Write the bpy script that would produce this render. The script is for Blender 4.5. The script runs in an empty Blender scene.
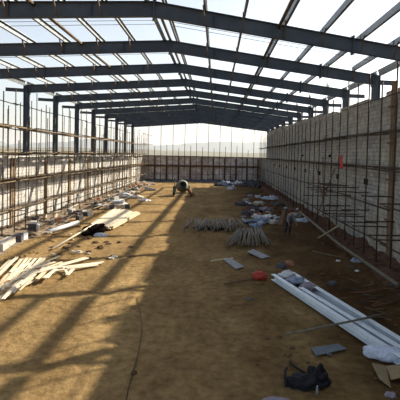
import bpy, bmesh, math, random
from mathutils import Vector, Matrix, noise
random.seed(7)
rnd = random.uniform
scn = bpy.context.scene
COL = scn.collection

# ------------------------------------------------------------------ camera
F, CY = 440.0, 167.656
YAW, PITCH, ROLL = -0.0363, -0.0307, 0.0223
CAM = Vector((0, 0, 5.409))
fwd = Vector((math.sin(YAW)*math.cos(PITCH), math.cos(YAW)*math.cos(PITCH), math.sin(PITCH)))
rt = Vector((math.cos(YAW), -math.sin(YAW), 0)); up = rt.cross(fwd)
R_ = math.cos(ROLL)*rt + math.sin(ROLL)*up
U_ = -math.sin(ROLL)*rt + math.cos(ROLL)*up
cd = bpy.data.cameras.new('camera'); cam = bpy.data.objects.new('camera', cd); COL.objects.link(cam)
cd.sensor_width = 36; cd.lens = F*36/400; cd.shift_y = -(200-CY)/400; cd.clip_end = 9000
M = Matrix((R_, U_, -fwd)).transposed().to_4x4(); M.translation = CAM
cam.matrix_world = M; scn.camera = cam

def ray(px, py):
    return fwd + R_*((px-200)/F) + U_*((CY-py)/F)
def G(px, py, z=0.0):
    d = ray(px, py); t = (z-CAM.z)/d.z; return CAM + d*t
def onx(px, py, x):
    d = ray(px, py); t = (x-CAM.x)/d.x; return CAM + d*t

# hall dimensions (metres)
XL, XR, XM = -14.385, 9.39, -2.645
ZE, ZR = 10.03, 11.16
BAY, KS, Y0 = 6.0, 0.2464, 36.356-18
NF = 11
WL, WR = -14.08, 9.08          # inner faces of the long walls
YB = 87.27                     # back wall at x = 0
def fy(i, x): return Y0 + BAY*i + KS*x

# ------------------------------------------------------------------ materials
def mat(name, col, rough=.8, metal=0, noise_amt=0.0, scale=6., bump=0.0, col2=None, bscale=None, spec=.3):
    m = bpy.data.materials.new(name); m.use_nodes = True
    nt = m.node_tree; b = nt.nodes['Principled BSDF']
    b.inputs['Roughness'].default_value = rough; b.inputs['Metallic'].default_value = metal
    b.inputs['Specular IOR Level'].default_value = spec
    b.inputs['Base Color'].default_value = (*col, 1)
    if noise_amt or bump or col2:
        tc = nt.nodes.new('ShaderNodeTexCoord')
        n = nt.nodes.new('ShaderNodeTexNoise'); n.inputs['Scale'].default_value = scale; n.inputs['Detail'].default_value = 6
        nt.links.new(tc.outputs['Object'], n.inputs['Vector'])
        if noise_amt or col2:
            r = nt.nodes.new('ShaderNodeValToRGB')
            c2 = col2 or tuple(c*(1-noise_amt) for c in col)
            r.color_ramp.elements[0].position = .35; r.color_ramp.elements[0].color = (*c2, 1)
            r.color_ramp.elements[1].position = .65; r.color_ramp.elements[1].color = (*col, 1)
            nt.links.new(n.outputs['Fac'], r.inputs['Fac']); nt.links.new(r.outputs['Color'], b.inputs['Base Color'])
        if bump:
            bp = nt.nodes.new('ShaderNodeBump'); bp.inputs['Strength'].default_value = bump; bp.inputs['Distance'].default_value = .05
            nt.links.new(n.outputs['Fac'], bp.inputs['Height']); nt.links.new(bp.outputs['Normal'], b.inputs['Normal'])
    return m

def N(nt, t, **k):
    n = nt.nodes.new(t)
    for a, v in k.items(): setattr(n, a, v)
    return n

def block_wall(name, c1, c2, mortar, axis='yz', size=(.4, .2), patch=None, patch_scale=.35, mixf=1.0):
    m = bpy.data.materials.new(name); m.use_nodes = True; nt = m.node_tree; L = nt.links.new
    b = nt.nodes['Principled BSDF']; b.inputs['Roughness'].default_value = .95; b.inputs['Specular IOR Level'].default_value = .1
    tc = N(nt, 'ShaderNodeTexCoord'); sp = N(nt, 'ShaderNodeSeparateXYZ'); cb = N(nt, 'ShaderNodeCombineXYZ')
    L(tc.outputs['Object'], sp.inputs[0])
    L(sp.outputs['Y' if axis == 'yz' else 'X'], cb.inputs[0]); L(sp.outputs['Z'], cb.inputs[1])
    br = N(nt, 'ShaderNodeTexBrick'); L(cb.outputs[0], br.inputs['Vector'])
    br.inputs['Scale'].default_value = 1; br.inputs['Brick Width'].default_value = size[0]; br.inputs['Row Height'].default_value = size[1]
    br.inputs['Mortar Size'].default_value = .024; br.inputs['Mortar Smooth'].default_value = .3
    br.inputs['Color1'].default_value = (*c1, 1); br.inputs['Color2'].default_value = (*c2, 1); br.inputs['Mortar'].default_value = (*mortar, 1)
    n = N(nt, 'ShaderNodeTexNoise'); n.inputs['Scale'].default_value = patch_scale; n.inputs['Detail'].default_value = 5
    L(tc.outputs['Object'], n.inputs['Vector'])
    r = N(nt, 'ShaderNodeValToRGB'); r.color_ramp.elements[0].position = .45; r.color_ramp.elements[1].position = .6
    L(n.outputs['Fac'], r.inputs['Fac'])
    mx = N(nt, 'ShaderNodeMixRGB'); mx.inputs[0].default_value = 0
    mf = N(nt, 'ShaderNodeMath', operation='MULTIPLY'); mf.inputs[1].default_value = mixf; L(r.outputs['Color'], mf.inputs[0])
    L(mf.outputs[0], mx.inputs[0]); L(br.outputs['Color'], mx.inputs[1]); mx.inputs[2].default_value = (*(patch or c1), 1)
    n2 = N(nt, 'ShaderNodeTexNoise'); n2.inputs['Scale'].default_value = 2.2; n2.inputs['Detail'].default_value = 8
    L(tc.outputs['Object'], n2.inputs['Vector'])
    r2 = N(nt, 'ShaderNodeValToRGB'); r2.color_ramp.elements[0].color = (.62, .62, .62, 1); r2.color_ramp.elements[1].color = (1.15, 1.13, 1.1, 1)
    r2.color_ramp.elements[0].position = .3; r2.color_ramp.elements[1].position = .7
    L(n2.outputs['Fac'], r2.inputs['Fac'])
    ml = N(nt, 'ShaderNodeMixRGB', blend_type='MULTIPLY'); ml.inputs[0].default_value = 1
    L(mx.outputs[0], ml.inputs[1]); L(r2.outputs['Color'], ml.inputs[2])
    L(ml.outputs[0], b.inputs['Base Color'])
    bp = N(nt, 'ShaderNodeBump'); bp.inputs['Strength'].default_value = .6; bp.inputs['Distance'].default_value = .02
    L(br.outputs['Fac'], bp.inputs['Height']); bp.invert = True; L(bp.outputs['Normal'], b.inputs['Normal'])
    return m

MS = mat('primed_steel', (.085, .106, .134), .55, 0, .25, 1.5)
MG = mat('galvanised_steel', (.30, .32, .33), .5, .4, .3, 2)
MBR = mat('brown_brace', (.16, .105, .06), .7, 0, .3, 5)
MOCH = mat('ochre_tube', (.13, .09, .05), .6, 0, .35, 4)
MSC = mat('rusty_scaffold_tube', (.075, .052, .034), .75, .2, .4, 7)
MBAM = mat('weathered_pole', (.20, .145, .085), .8, 0, .4, 6)
MTIM = mat('form_timber', (.36, .21, .10), .85, 0, .3, 4)
MTIMD = mat('form_timber_dark', (.17, .10, .06), .85, 0, .35, 4)
MPINE = mat('fresh_pine', (.62, .51, .34), .75, 0, .14, 8)
MPINE2 = mat('pale_pine', (.69, .61, .46), .75, 0, .1, 8)
MPLK = mat('dusty_plank', (.55, .48, .35), .8, 0, .15, 5)
MTUBE = mat('dull_tube', (.19, .17, .13), .6, .3, .35, 5)
MCONC = mat('grey_concrete', (.36, .35, .33), .95, 0, .25, 9, .3)
MCOND = mat('dark_block', (.10, .10, .11), .95, 0, .3, 9, .3)
MWHITE = mat('white_plastic', (.60, .62, .64), .5, 0, .15, 6, .3)
MBLUEP = mat('pale_blue_plastic', (.27, .33, .43), .45, 0, .4, 5, .5)
MSACK = mat('woven_sack', (.50, .56, .68), .6, 0, .25, 14, .4)
MCARD = mat('tan_cardboard', (.25, .19, .10), .85, 0, .2, 8)
MBLACK = mat('black_cloth', (.010, .010, .014), .8, 0, .3, 12, .6)
MNET = mat('dark_netting', (.011, .008, .007), 1, 0, .5, 9, 1, spec=0)
MRED = mat('red_plastic', (.42, .05, .035), .5, 0, .25, 8)
MREDC = mat('red_cloth', (.55, .06, .05), .85, 0, .3, 10)
MSHEET = mat('grey_sheet', (.24, .245, .26), .6, .1, .2, 4)
MPLATE = mat('blue_grey_plate', (.12, .15, .17), .6, .2, .25, 5)
MRUB = mat('black_rubber', (.02, .02, .02), .7)
MMIX = mat('mixer_paint', (.17, .19, .16), .7, .2, .45, 5)
MRUST = mat('rust', (.20, .09, .045), .9, 0, .4, 6)
MPINK = mat('pink_bag', (.27, .235, .28), .7, 0, .3, 10, .4)
MSTONE = mat('pale_stone', (.50, .46, .40), .95, 0, .2, 7, .4)
MBRICK = mat('red_brick', (.36, .17, .10), .95, 0, .3, 9)
MSKIN = mat('skin', (.36, .2, .13), .6)
MHAIR = mat('black_hair', (.012, .01, .01), .7)
MJACK = mat('grey_jacket', (.20, .21, .24), .9, 0, .2, 9)
MTROU = mat('navy_trousers', (.02, .024, .045), .9)
MDIRT = mat('loose_soil', (.150, .092, .05), 1, 0, .45, 2.2, 1, spec=.05)
MREDS = mat('reddish_soil', (.135, .078, .052), 1, 0, .55, 2.4, 1, spec=.05)
MRUBB = mat('rubble', (.26, .205, .15), 1, 0, .6, 2.6, 1, spec=.05)
MTIMR = mat('weathered_form_timber', (.21, .135, .085), .85, 0, .35, 4)
MTIMT = mat('tan_form_timber', (.32, .225, .135), .85, 0, .4, 4)
MHOLE = mat('hole_shade_black', (.018, .016, .013), .95, spec=0)  # flat black, painted shade for the putlog holes
MBASE = mat('bluish_rubble', (.13, .14, .15), 1, 0, .4, 2.5, 1, spec=.05)
MHILLN = mat('far_fields', (.20, .19, .14), 1, 0, .3, .004, spec=0)
MHILLF = mat('far_mountain', (.10, .13, .13), 1, 0, .25, .003, spec=0)

# sandy ground
def ground_mat():
    m = bpy.data.materials.new('sandy_earth'); m.use_nodes = True; nt = m.node_tree; L = nt.links.new
    b = nt.nodes['Principled BSDF']; b.inputs['Roughness'].default_value = 1; b.inputs['Specular IOR Level'].default_value = .05
    tc = N(nt, 'ShaderNodeTexCoord')
    mp = N(nt, 'ShaderNodeMapping'); mp.inputs['Scale'].default_value = (1, .45, 1); L(tc.outputs['Object'], mp.inputs[0])
    n1 = N(nt, 'ShaderNodeTexNoise'); n1.inputs['Scale'].default_value = .45; n1.inputs['Detail'].default_value = 7; n1.inputs['Roughness'].default_value = .62
    L(mp.outputs[0], n1.inputs['Vector'])
    n2 = N(nt, 'ShaderNodeTexNoise'); n2.inputs['Scale'].default_value = 3.5; n2.inputs['Detail'].default_value = 8; n2.inputs['Roughness'].default_value = .7
    L(tc.outputs['Object'], n2.inputs['Vector'])
    r1 = N(nt, 'ShaderNodeValToRGB'); e = r1.color_ramp.elements
    e[0].position = .3; e[0].color = (.168, .107, .047, 1); e[1].position = .68; e[1].color = (.345, .242, .112, 1)
    e2 = e.new(.5); e2.color = (.262, .177, .080, 1)
    L(n1.outputs['Fac'], r1.inputs['Fac'])
    r2 = N(nt, 'ShaderNodeValToRGB'); r2.color_ramp.elements[0].position = .32; r2.color_ramp.elements[1].position = .62
    r2.color_ramp.elements[0].color = (.56, .53, .48, 1); r2.color_ramp.elements[1].color = (1.08, 1.06, 1.04, 1)
    L(n2.outputs['Fac'], r2.inputs['Fac'])
    ml = N(nt, 'ShaderNodeMixRGB', blend_type='MULTIPLY'); ml.inputs[0].default_value = 1
    L(r1.outputs[0], ml.inputs[1]); L(r2.outputs[0], ml.inputs[2])
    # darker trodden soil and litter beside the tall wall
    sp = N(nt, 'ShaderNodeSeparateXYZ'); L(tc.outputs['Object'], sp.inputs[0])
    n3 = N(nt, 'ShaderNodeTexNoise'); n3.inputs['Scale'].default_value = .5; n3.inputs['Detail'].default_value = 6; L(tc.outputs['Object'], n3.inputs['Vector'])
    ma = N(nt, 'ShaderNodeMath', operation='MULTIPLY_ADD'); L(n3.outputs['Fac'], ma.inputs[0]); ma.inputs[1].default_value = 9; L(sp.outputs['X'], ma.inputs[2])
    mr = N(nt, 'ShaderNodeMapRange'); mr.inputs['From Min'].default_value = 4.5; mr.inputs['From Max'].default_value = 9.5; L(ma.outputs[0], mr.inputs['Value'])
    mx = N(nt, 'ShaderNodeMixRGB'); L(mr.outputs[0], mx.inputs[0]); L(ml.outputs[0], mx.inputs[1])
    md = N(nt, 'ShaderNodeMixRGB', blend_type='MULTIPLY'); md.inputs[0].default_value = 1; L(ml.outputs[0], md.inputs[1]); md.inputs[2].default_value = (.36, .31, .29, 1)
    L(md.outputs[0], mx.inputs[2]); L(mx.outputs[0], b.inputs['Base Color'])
    ad = N(nt, 'ShaderNodeMath', operation='ADD'); L(n1.outputs['Fac'], ad.inputs[0]); L(n2.outputs['Fac'], ad.inputs[1])
    bp = N(nt, 'ShaderNodeBump'); bp.inputs['Strength'].default_value = .8; bp.inputs['Distance'].default_value = .12
    L(ad.outputs[0], bp.inputs['Height']); L(bp.outputs['Normal'], b.inputs['Normal'])
    return m
MGND = ground_mat()
MWR = block_wall('grey_block_wall', (.41, .41, .40), (.31, .31, .305), (.19, .19, .185), 'yz', (.62, .24), (.42, .40, .33), .3, mixf=.5)
MWLM = block_wall('pale_block_wall', (.50, .485, .455), (.40, .385, .36), (.28, .265, .24), 'yz', (.42, .22), (.56, .545, .51), .5)
MWB = block_wall('brownish_block_wall', (.66, .59, .56), (.52, .46, .44), (.36, .33, .31), 'xz', (.42, .22), (.80, .75, .71), .5)

# ------------------------------------------------------------------ mesh helpers
def new_obj(name, bm, m=None, parent=None, smooth=False):
    me = bpy.data.meshes.new(name); bm.to_mesh(me); bm.free()
    if smooth:
        for p in me.polygons: p.use_smooth = True
    if m: me.materials.append(m)
    o = bpy.data.objects.new(name, me); COL.objects.link(o)
    if parent: o.parent = parent
    return o
def tag(o, label, cat, group=None):
    o['label'] = label; o['category'] = cat
    if group: o['group'] = group
    return o
def root(name, loc, label, cat, group=None):
    o = bpy.data.objects.new(name, None); COL.objects.link(o); o.location = loc; o.empty_display_size = .2
    return tag(o, label, cat, group)
def put(o, parent):
    """parent a world-space mesh to an Empty that only carries a location"""
    o.parent = parent; o.data.transform(Matrix.Translation(-Vector(parent.location))); return o
def struct(name, bm, m, smooth=False):
    o = new_obj(name, bm, m, None, smooth); o['kind'] = 'structure'; return o
def basis(d, upv=Vector((0, 0, 1))):
    d = d.normalized()
    s = d.cross(upv)
    if s.length < 1e-4: s = d.cross(Vector((0, 1, 0)))
    s.normalize(); return d, s, s.cross(d).normalized()
def add_bar(bm, p0, p1, w, h, upv=Vector((0, 0, 1))):
    p0, p1 = Vector(p0), Vector(p1); d, s, u = basis(p1-p0, upv)
    vs = [bm.verts.new(p + s*a*w/2 + u*b*h/2) for p in (p0, p1) for a, b in ((-1, -1), (1, -1), (1, 1), (-1, 1))]
    for f in ((3, 2, 1, 0), (4, 5, 6, 7), (0, 1, 5, 4), (1, 2, 6, 5), (2, 3, 7, 6), (3, 0, 4, 7)): bm.faces.new([vs[i] for i in f])
def add_tube(bm, pts, r, n=6, cap=True):
    pts = [Vector(p) for p in pts]; rings = []
    for i, p in enumerate(pts):
        d = (pts[min(i+1, len(pts)-1)] - pts[max(i-1, 0)])
        d, s, u = basis(d)
        rr = r[i] if isinstance(r, (list, tuple)) else r
        rings.append([bm.verts.new(p + rr*(math.cos(2*math.pi*k/n)*s + math.sin(2*math.pi*k/n)*u)) for k in range(n)])
    for a, b in zip(rings, rings[1:]):
        for k in range(n): bm.faces.new([a[k], a[(k+1) % n], b[(k+1) % n], b[k]])
    if cap: bm.faces.new(rings[0][::-1]); bm.faces.new(rings[-1])
def add_box(bm, lo, hi):
    c = [(x, y, z) for z in (lo[2], hi[2]) for x, y in ((lo[0], lo[1]), (hi[0], lo[1]), (hi[0], hi[1]), (lo[0], hi[1]))]
    v = [bm.verts.new(p) for p in c]
    for f in ((3, 2, 1, 0), (4, 5, 6, 7), (0, 1, 5, 4), (1, 2, 6, 5), (2, 3, 7, 6), (3, 0, 4, 7)): bm.faces.new([v[i] for i in f])
def add_profile(bm, p0, p1, prof, upv):
    """sweep a closed 2D profile (s,u) along p0->p1"""
    p0, p1 = Vector(p0), Vector(p1); d, s, u = basis(p1-p0, upv)
    a = [bm.verts.new(p0 + s*x + u*y) for x, y in prof]; b = [bm.verts.new(p1 + s*x + u*y) for x, y in prof]
    n = len(prof)
    for k in range(n): bm.faces.new([a[k], a[(k+1) % n], b[(k+1) % n], b[k]])
    bm.faces.new(a[::-1]); bm.faces.new(b)
def iprof(w, h, tf, tw):
    return [(-w/2, -h/2), (w/2, -h/2), (w/2, -h/2+tf), (tw/2, -h/2+tf), (tw/2, h/2-tf), (w/2, h/2-tf), (w/2, h/2), (-w/2, h/2), (-w/2, h/2-tf), (-tw/2, h/2-tf), (-tw/2, -h/2+tf), (-w/2, -h/2+tf)]
def cprof(w, h, t, flip=1):
    p = [(0, -h/2), (w, -h/2), (w, -h/2+t), (t, -h/2+t), (t, h/2-t), (w, h/2-t), (w, h/2), (0, h/2)]
    return [(x*flip, y) for x, y in p][::flip]
def cprof_lip(w, h, t, lip, flip=1):
    p = [(0, -h/2), (w, -h/2), (w, -h/2+lip), (w-t, -h/2+lip), (w-t, -h/2+t), (t, -h/2+t), (t, h/2-t), (w-t, h/2-t), (w-t, h/2-lip), (w, h/2-lip), (w, h/2), (0, h/2)]
    return [(x*flip, y) for x, y in p][::flip]
def bar(name, p0, p1, w, h, m, parent=None, upv=Vector((0, 0, 1))):
    bm = bmesh.new(); add_bar(bm, p0, p1, w, h, upv); return new_obj(name, bm, m, parent)
def tube(name, pts, r, m, parent=None, n=6):
    bm = bmesh.new(); add_tube(bm, pts, r, n); return new_obj(name, bm, m, parent, True)
def blob(name, c, size, m, seed, rough=.35, sub=3, squash_bottom=True, rotz=0, freq=1.6, parent=None):
    """a crumpled, ground-hugging lump"""
    bm = bmesh.new(); bmesh.ops.create_icosphere(bm, subdivisions=sub, radius=1)
    off = Vector((seed*3.7, seed*1.3, seed*2.1)); cz, sz = math.cos(rotz), math.sin(rotz)
    for v in bm.verts:
        p = v.co.copy()
        k = 1 + rough*noise.noise(p*freq+off) + rough*.5*noise.noise(p*freq*2.7+off)
        p *= k
        if squash_bottom and p.z < -.25: p.z = -.25
        p = Vector((p.x*size[0], p.y*size[1], (p.z+.25)*size[2]/1.25))
        v.co = Vector((p.x*cz - p.y*sz, p.x*sz + p.y*cz, p.z)) + Vector(c)
    return new_obj(name, bm, m, parent, sub > 2)

ORD = ['nearest', 'second', 'third', 'fourth', 'fifth', 'sixth', 'seventh', 'eighth', 'ninth', 'tenth', 'farthest']

# ------------------------------------------------------------------ ground
def gz(x, y):
    h = .10*noise.noise(Vector((x*.35, y*.25, 0))) + .05*noise.noise(Vector((x*1.1, y*.9, 5))) + .025*noise.noise(Vector((x*3, y*2.6, 9)))
    # wheel ruts along the hall
    for rx in (-4.6, -2.9):
        h -= .05*math.exp(-((x-rx-.5*math.sin(y*.09))/.28)**2)
    return h-.03
bm = bmesh.new()
xs = [-60, -40, -28, -20] + [-16+.3*i for i in range(93)] + [14, 20, 40, 60]
ys = [-40, -20, -8, 0] + [6+.32*i for i in range(100)] + [38+.8*i for i in range(67)] + [100, 130]
gv = [[bm.verts.new((x, y, gz(x, y) if -16 <= x <= 12 and 5 < y < 92 else -.03)) for x in xs] for y in ys]
for j in range(len(ys)-1):
    for i in range(len(xs)-1): bm.faces.new([gv[j][i], gv[j][i+1], gv[j+1][i+1], gv[j+1][i]])
ground = struct('ground', bm, MGND, True)
bm = bmesh.new()
for (x0, y0, x1, y1) in ((-6000, 130, 6000, 7000), (-6000, -400, -60, 130), (60, -400, 6000, 130)):
    bm.faces.new([bm.verts.new(p) for p in ((x0, y0, -.05), (x1, y0, -.05), (x1, y1, -.05), (x0, y1, -.05))])
struct('land_plain', bm, MHILLN)

# ------------------------------------------------------------------ walls
def slab(bm, pts, x0, x1):
    """wall polygon in (y,z) extruded from x0 to x1"""
    a = [bm.verts.new((x0, y, z)) for y, z in pts]; b = [bm.verts.new((x1, y, z)) for y, z in pts]; n = len(pts)
    for k in range(n): bm.faces.new([a[k], a[(k+1) % n], b[(k+1) % n], b[k]])
    bm.faces.new(a[::-1]); bm.faces.new(b)
    bmesh.ops.recalc_face_normals(bm, faces=bm.faces[:])
# right wall with a stepped unfinished top
top = [(2, 8.75), (21, 8.75), (21, 8.97), (24.2, 8.97), (24.2, 8.75), (27.2, 8.75), (27.2, 8.97), (33, 8.97), (33, 8.75), (35, 8.75), (35, 8.97), (39, 8.97), (39, 9.19), (46, 9.19), (46, 9.3), (60, 9.3), (60, 9.5), (79.6, 9.5), (79.6, 5.0), (89.5, 5.0)]
bm = bmesh.new(); slab(bm, [(2, -.3)] + top + [(89.5, -.3)], WR, WR+.42); struct('wall_right', bm, MWR)
topl = [(8, 5.02), (30, 5.02), (30, 5.0), (44, 5.0), (44, 4.95), (58, 4.95), (58, 5.03), (83.8, 5.03)]
bm = bmesh.new(); slab(bm, [(8, -.3)] + topl + [(83.8, -.3)], WL, WL-.24); struct('wall_left', bm, MWLM)
def by(x): return YB + KS*x
bm = bmesh.new()
p = [(WL, by(WL)), (WR, by(WR)), (WR, by(WR)+.24), (WL, by(WL)+.24)]
a = [bm.verts.new((x, y, -.3)) for x, y in p]; b = [bm.verts.new((x, y, 4.95)) for x, y in p]
for k in range(4): bm.faces.new([a[k], a[(k+1) % 4], b[(k+1) % 4], b[k]])
bm.faces.new(a[::-1]); bm.faces.new(b)
wb = struct('wall_back', bm, MWB)
# dark tie-column forms and ring beam on the back wall
x = WL+2.3
while x < WR-.5:
    bar('pilaster', (x, by(x)-.12, -.1), (x, by(x)-.12, 4.75), .32, .2, MTIMD, wb, Vector((0, 1, 0))); x += 2.25
bar('ring_beam', (WL+.3, by(WL)-.12, 3.05), (WR-.3, by(WR)-.12, 3.05), .16, .36, MTIMD, wb)
bar('coping', (WL+.1, by(WL)-.05, 4.93), (WR-.1, by(WR)-.05, 4.93), .34, .14, MTIMD, wb)
# black blocks standing in for the shade inside the tall wall's putlog holes
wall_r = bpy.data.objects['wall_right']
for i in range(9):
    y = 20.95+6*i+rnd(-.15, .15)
    bar('hole_shade_block', (WR-.07, y, 3.98), (WR+.1, y, 3.98), .52, .36, MHOLE, wall_r)
for y in (35.5, 46.5): bar('hole_shade_block', (WR-.07, y, 5.5), (WR+.1, y, 5.5), .5, .2, MHOLE, wall_r)

# tie-column formwork boards (brown vertical timber) on the long walls
for i in range(1):
    y = 22.95+6*i
    t = root('column_formwork', (WR-.07, y, 0), 'tall brown timber column form standing against the tall grey wall', 'formwork')
    for dy, w in ((-.24, .14), (.02, .24), (.27, .14)):
        put(bar('board', (WR-.05, y+dy, .2), (WR-.05, y+dy, 9.35 if i < 1 else 8.5), .06, w, MTIMR, None, Vector((0, 1, 0))), t)
    if i == 0:
        for z in (2.2, 4.3, 6.2, 8.1): put(bar('clamp', (WR-.13, y-.5, z), (WR-.13, y+.5, z), .08, .09, MTIMD), t)
for i in range(9):
    y = 29.9+6.0*i
    t = root('column_formwork', (WL+.07, y, 0), 'ochre timber column form standing against the low white wall, %s along' % ORD[i], 'formwork', 'timber column forms on the white wall')
    for dy, w in ((-.2, .2), (.12, .24)):
        put(bar('board', (WL+.06, y+dy, 0), (WL+.06, y+dy, 4.85), .08, w*.8, MTIMT, None, Vector((0, 1, 0))), t)

# ------------------------------------------------------------------ steel frames
PL = [.03, .168, .302, .45, .595, .742, .875]      # purlin lines as fractions from ridge to eave
def rafter_pt(i, side, t, dz=0.0):
    xe = XL if side < 0 else XR
    x = XM + (xe-XM)*t; return Vector((x, fy(i, x), ZR + (ZE-ZR)*t + dz))
RD = .60
for i in range(NF):
    b0 = Vector((XM, fy(i, XM), 0))
    word = ORD[i]
    t = root('portal_frame', b0, ('%s dark steel portal frame overhead' % word) + (' counting from the front' if 0 < i < 10 else (' crossing the top of the picture' if i == 0 else ' at the back of the hall')), 'steel frame', 'steel portal frames')
    along = Vector((1, KS, 0)).normalized(); nrm = Vector((-along.y, along.x, 0))
    for side in (-1, 1):
        xe = XL if side < 0 else XR
        bm = bmesh.new(); add_profile(bm, rafter_pt(i, side, 0), rafter_pt(i, side, 1.0), iprof(.22, RD, .018, .012), Vector((0, 0, 1)))
        for f in PL:
            q = rafter_pt(i, side, f, RD/2+.12); add_bar(bm, q-Vector((0, 0, .14)), q+Vector((0, 0, .14)), .012, .16, nrm)
        for f in (.2, .45):
            q = rafter_pt(i, side, f); add_bar(bm, q-Vector((0, 0, RD/2-.02)), q+Vector((0, 0, RD/2-.02)), .012, .2, nrm)
        put(new_obj('rafter', bm, MS), t)
        bm = bmesh.new(); add_profile(bm, (xe, fy(i, xe), -.05), (xe, fy(i, xe), ZE+.32), iprof(.25, .44, .018, .012), along)
        put(new_obj('column', bm, MS), t)
        # end plate between column and rafter
        q = Vector((xe-side*.24, fy(i, xe-side*.24), ZE+.02)); bm = bmesh.new(); add_bar(bm, q-Vector((0, 0, .42)), q+Vector((0, 0, .42)), .26, .03, along)
        put(new_obj('end_plate', bm, MS), t)
        q = rafter_pt(i, side, .71); bm = bmesh.new(); add_bar(bm, q-Vector((0, 0, .42)), q+Vector((0, 0, .42)), .24, .05, along)
        put(new_obj('splice_plate', bm, MS), t)
        # outside gutter bracket
        q0 = Vector((xe+side*.2, fy(i, xe+side*.2), ZE-.12)); q1 = Vector((xe+side*1.45, fy(i, xe+side*1.45), ZE-.10))
        bm = bmesh.new(); add_profile(bm, q0, q1, iprof(.15, .26, .012, .01), Vector((0, 0, 1))); put(new_obj('gutter_bracket', bm, MS), t)
        for k, f in enumerate(PL):
            if k == 0: continue
            for sg in (-1, 1) if (k in (2, 5) and side > 0) else (-1,):
                q = rafter_pt(i, side, f)
                put(bar('fly_brace', q+Vector((0, .05*sg, -RD/2+.02)), q+Vector((-.03, .55*sg, RD/2+.06)), .05, .05, MBR), t)
    q = Vector((XM, fy(i, XM), ZR)); bm = bmesh.new(); add_bar(bm, q-Vector((0, 0, .44)), q+Vector((0, 0, .40)), .24, .06, along)
    put(new_obj('ridge_plate', bm, MS), t)

# ------------------------------------------------------------------ purlins, eave channels, tie tubes, sag rods
sides = {-1: 'left', 1: 'right'}
def bay_words(i):
    if i < 0: return 'running forward from the nearest frame'
    if i == 9: return 'between the tenth and farthest frames'
    return 'between the %s and %s frames' % (ORD[i], ORD[i+1])
seq = ['first', 'second', 'third', 'fourth', 'fifth', 'sixth', 'seventh']
for i in range(-1, NF-1):
    for side in (-1, 1):
        for k, f in enumerate(PL):
            if side > 0 and k == 6 and i >= 1: continue        # not yet hung
            p0 = rafter_pt(i, side, f, RD/2+.152); p1 = rafter_pt(i+1, side, f, RD/2+.152)
            sl = Vector((side*(XR-XM), 0, (ZE-ZR))).normalized()
            nv = Vector((-sl.z*side, 0, abs(sl.x))) if side < 0 else Vector((-sl.z, 0, sl.x))
            e = (p1-p0).normalized()*.01
            bm = bmesh.new(); add_profile(bm, p0+e, p1-e, cprof_lip(.10, .30, .006, .035, 1), nv)
            o = new_obj('purlin', bm, MG)
            tag(o, 'galvanised purlin, %s down the %s slope, %s' % (seq[k], sides[side], bay_words(i)), 'purlin', 'roof purlins')
        xe = XL if side < 0 else XR
        p0 = Vector((xe+side*.08, fy(i, xe)+.14, ZE+.40)); p1 = Vector((xe+side*.08, fy(i+1, xe)-.14, ZE+.40))
        bm = bmesh.new(); add_profile(bm, p0, p1, cprof_lip(.12, .38, .008, .035, 1), Vector((side*-.25, 0, 1)).normalized())
        tag(new_obj('eave_channel', bm, MG), 'galvanised eave channel along the %s column tops, %s' % (sides[side], bay_words(i)), 'eave beam', 'eave channels')
    for side, f, nm in ((-1, .375, 'left slope'), (-1, .0, 'ridge line'), (1, .43, 'right slope')):
        if nm == 'ridge line':
            p0 = rafter_pt(i, 1, 0, RD/2+.02+.12); p1 = rafter_pt(i+1, 1, 0, RD/2+.02+.12)
        else:
            p0 = rafter_pt(i, side, f, .2); p1 = rafter_pt(i+1, side, f, .2)
        tag(tube('tie_tube', [p0+Vector((0, .02, 0)), p1-Vector((0, .02, 0))], .075, MOCH, None, 8), 'brown tie tube on the %s, %s' % (nm, bay_words(i)), 'tie tube', 'tie tubes')
    if i >= 0:
        for side in (-1, 1):
            for d in (.45, .55):
                a = rafter_pt(i+d, side, PL[0], RD/2+.08); b = rafter_pt(i+d, side, PL[-1], RD/2+.08)
                tag(tube('sag_rod', [a, b], .012, MS, None, 4), 'thin sag rod across the %s slope purlins, %s pair, %s' % (sides[side], 'nearer of the' if d < .5 else 'farther of the', bay_words(i)) if False else 'thin %s sag rod across %s slope purlins, %s' % ('nearer' if d < .5 else 'farther', sides[side], bay_words(i)), 'sag rod', 'roof sag rods')

# ------------------------------------------------------------------ scaffolds
def scaffold(name, label, x, ys, levels, ztop, m, m2, xin, seglen=6, deck=(), reach=None, jag=.03, transom=True):
    t = root(name, (x, ys[0], 0), label, 'scaffold')
    for j, y in enumerate(ys):
        zt = ztop(j, y)
        put(tube('standard', [(x+rnd(-jag, jag), y+rnd(-.12, .12), -.05), (x+rnd(-jag, jag), y+rnd(-.12, .12), zt)], .038 if m is MSC else .036, m), t)
    for li, z in enumerate(levels):
        y = ys[0]-rnd(.5, 1.5)
        while y < ys[-1]:
            y2 = min(y+seglen, ys[-1]+.5); dz0, dz1 = rnd(-.07, .07), rnd(-.07, .07)
            put(tube('ledger', [(x+.05, y-.35, z+dz0), (x+.05, y2+.35, z+dz1)], .040 if m is MSC else .036, m2), t); y += seglen
    if transom:
        for z in deck:
            for j, y in enumerate(ys):
                put(tube('transom', [(x-.25*(1 if xin > x else -1), y+.08, z+.06), (xin, y+.08+rnd(-.1, .1), z+.06)], .026, m), t)
    for z in deck:
        y = ys[0]-rnd(0, 1)
        while y < ys[-1]-1:
            L = rnd(3.2, 4.2); q = x+(xin-x)*rnd(.25, .6)
            put(bar('plank', (q, y, z+.115), (q, min(y+L, ys[-1]+.5), z+.115), .30, .05, m2), t); y += L+rnd(.05, .6)
    return t
lys = [24.5+1.7*j for j in range(35)]
MDARKP = mat('dark_pole', (.12, .088, .055), .85, 0, .4, 6)
MLIGHT = mat('ochre_board', (.30, .215, .12), .8, 0, .45, 6)
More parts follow.
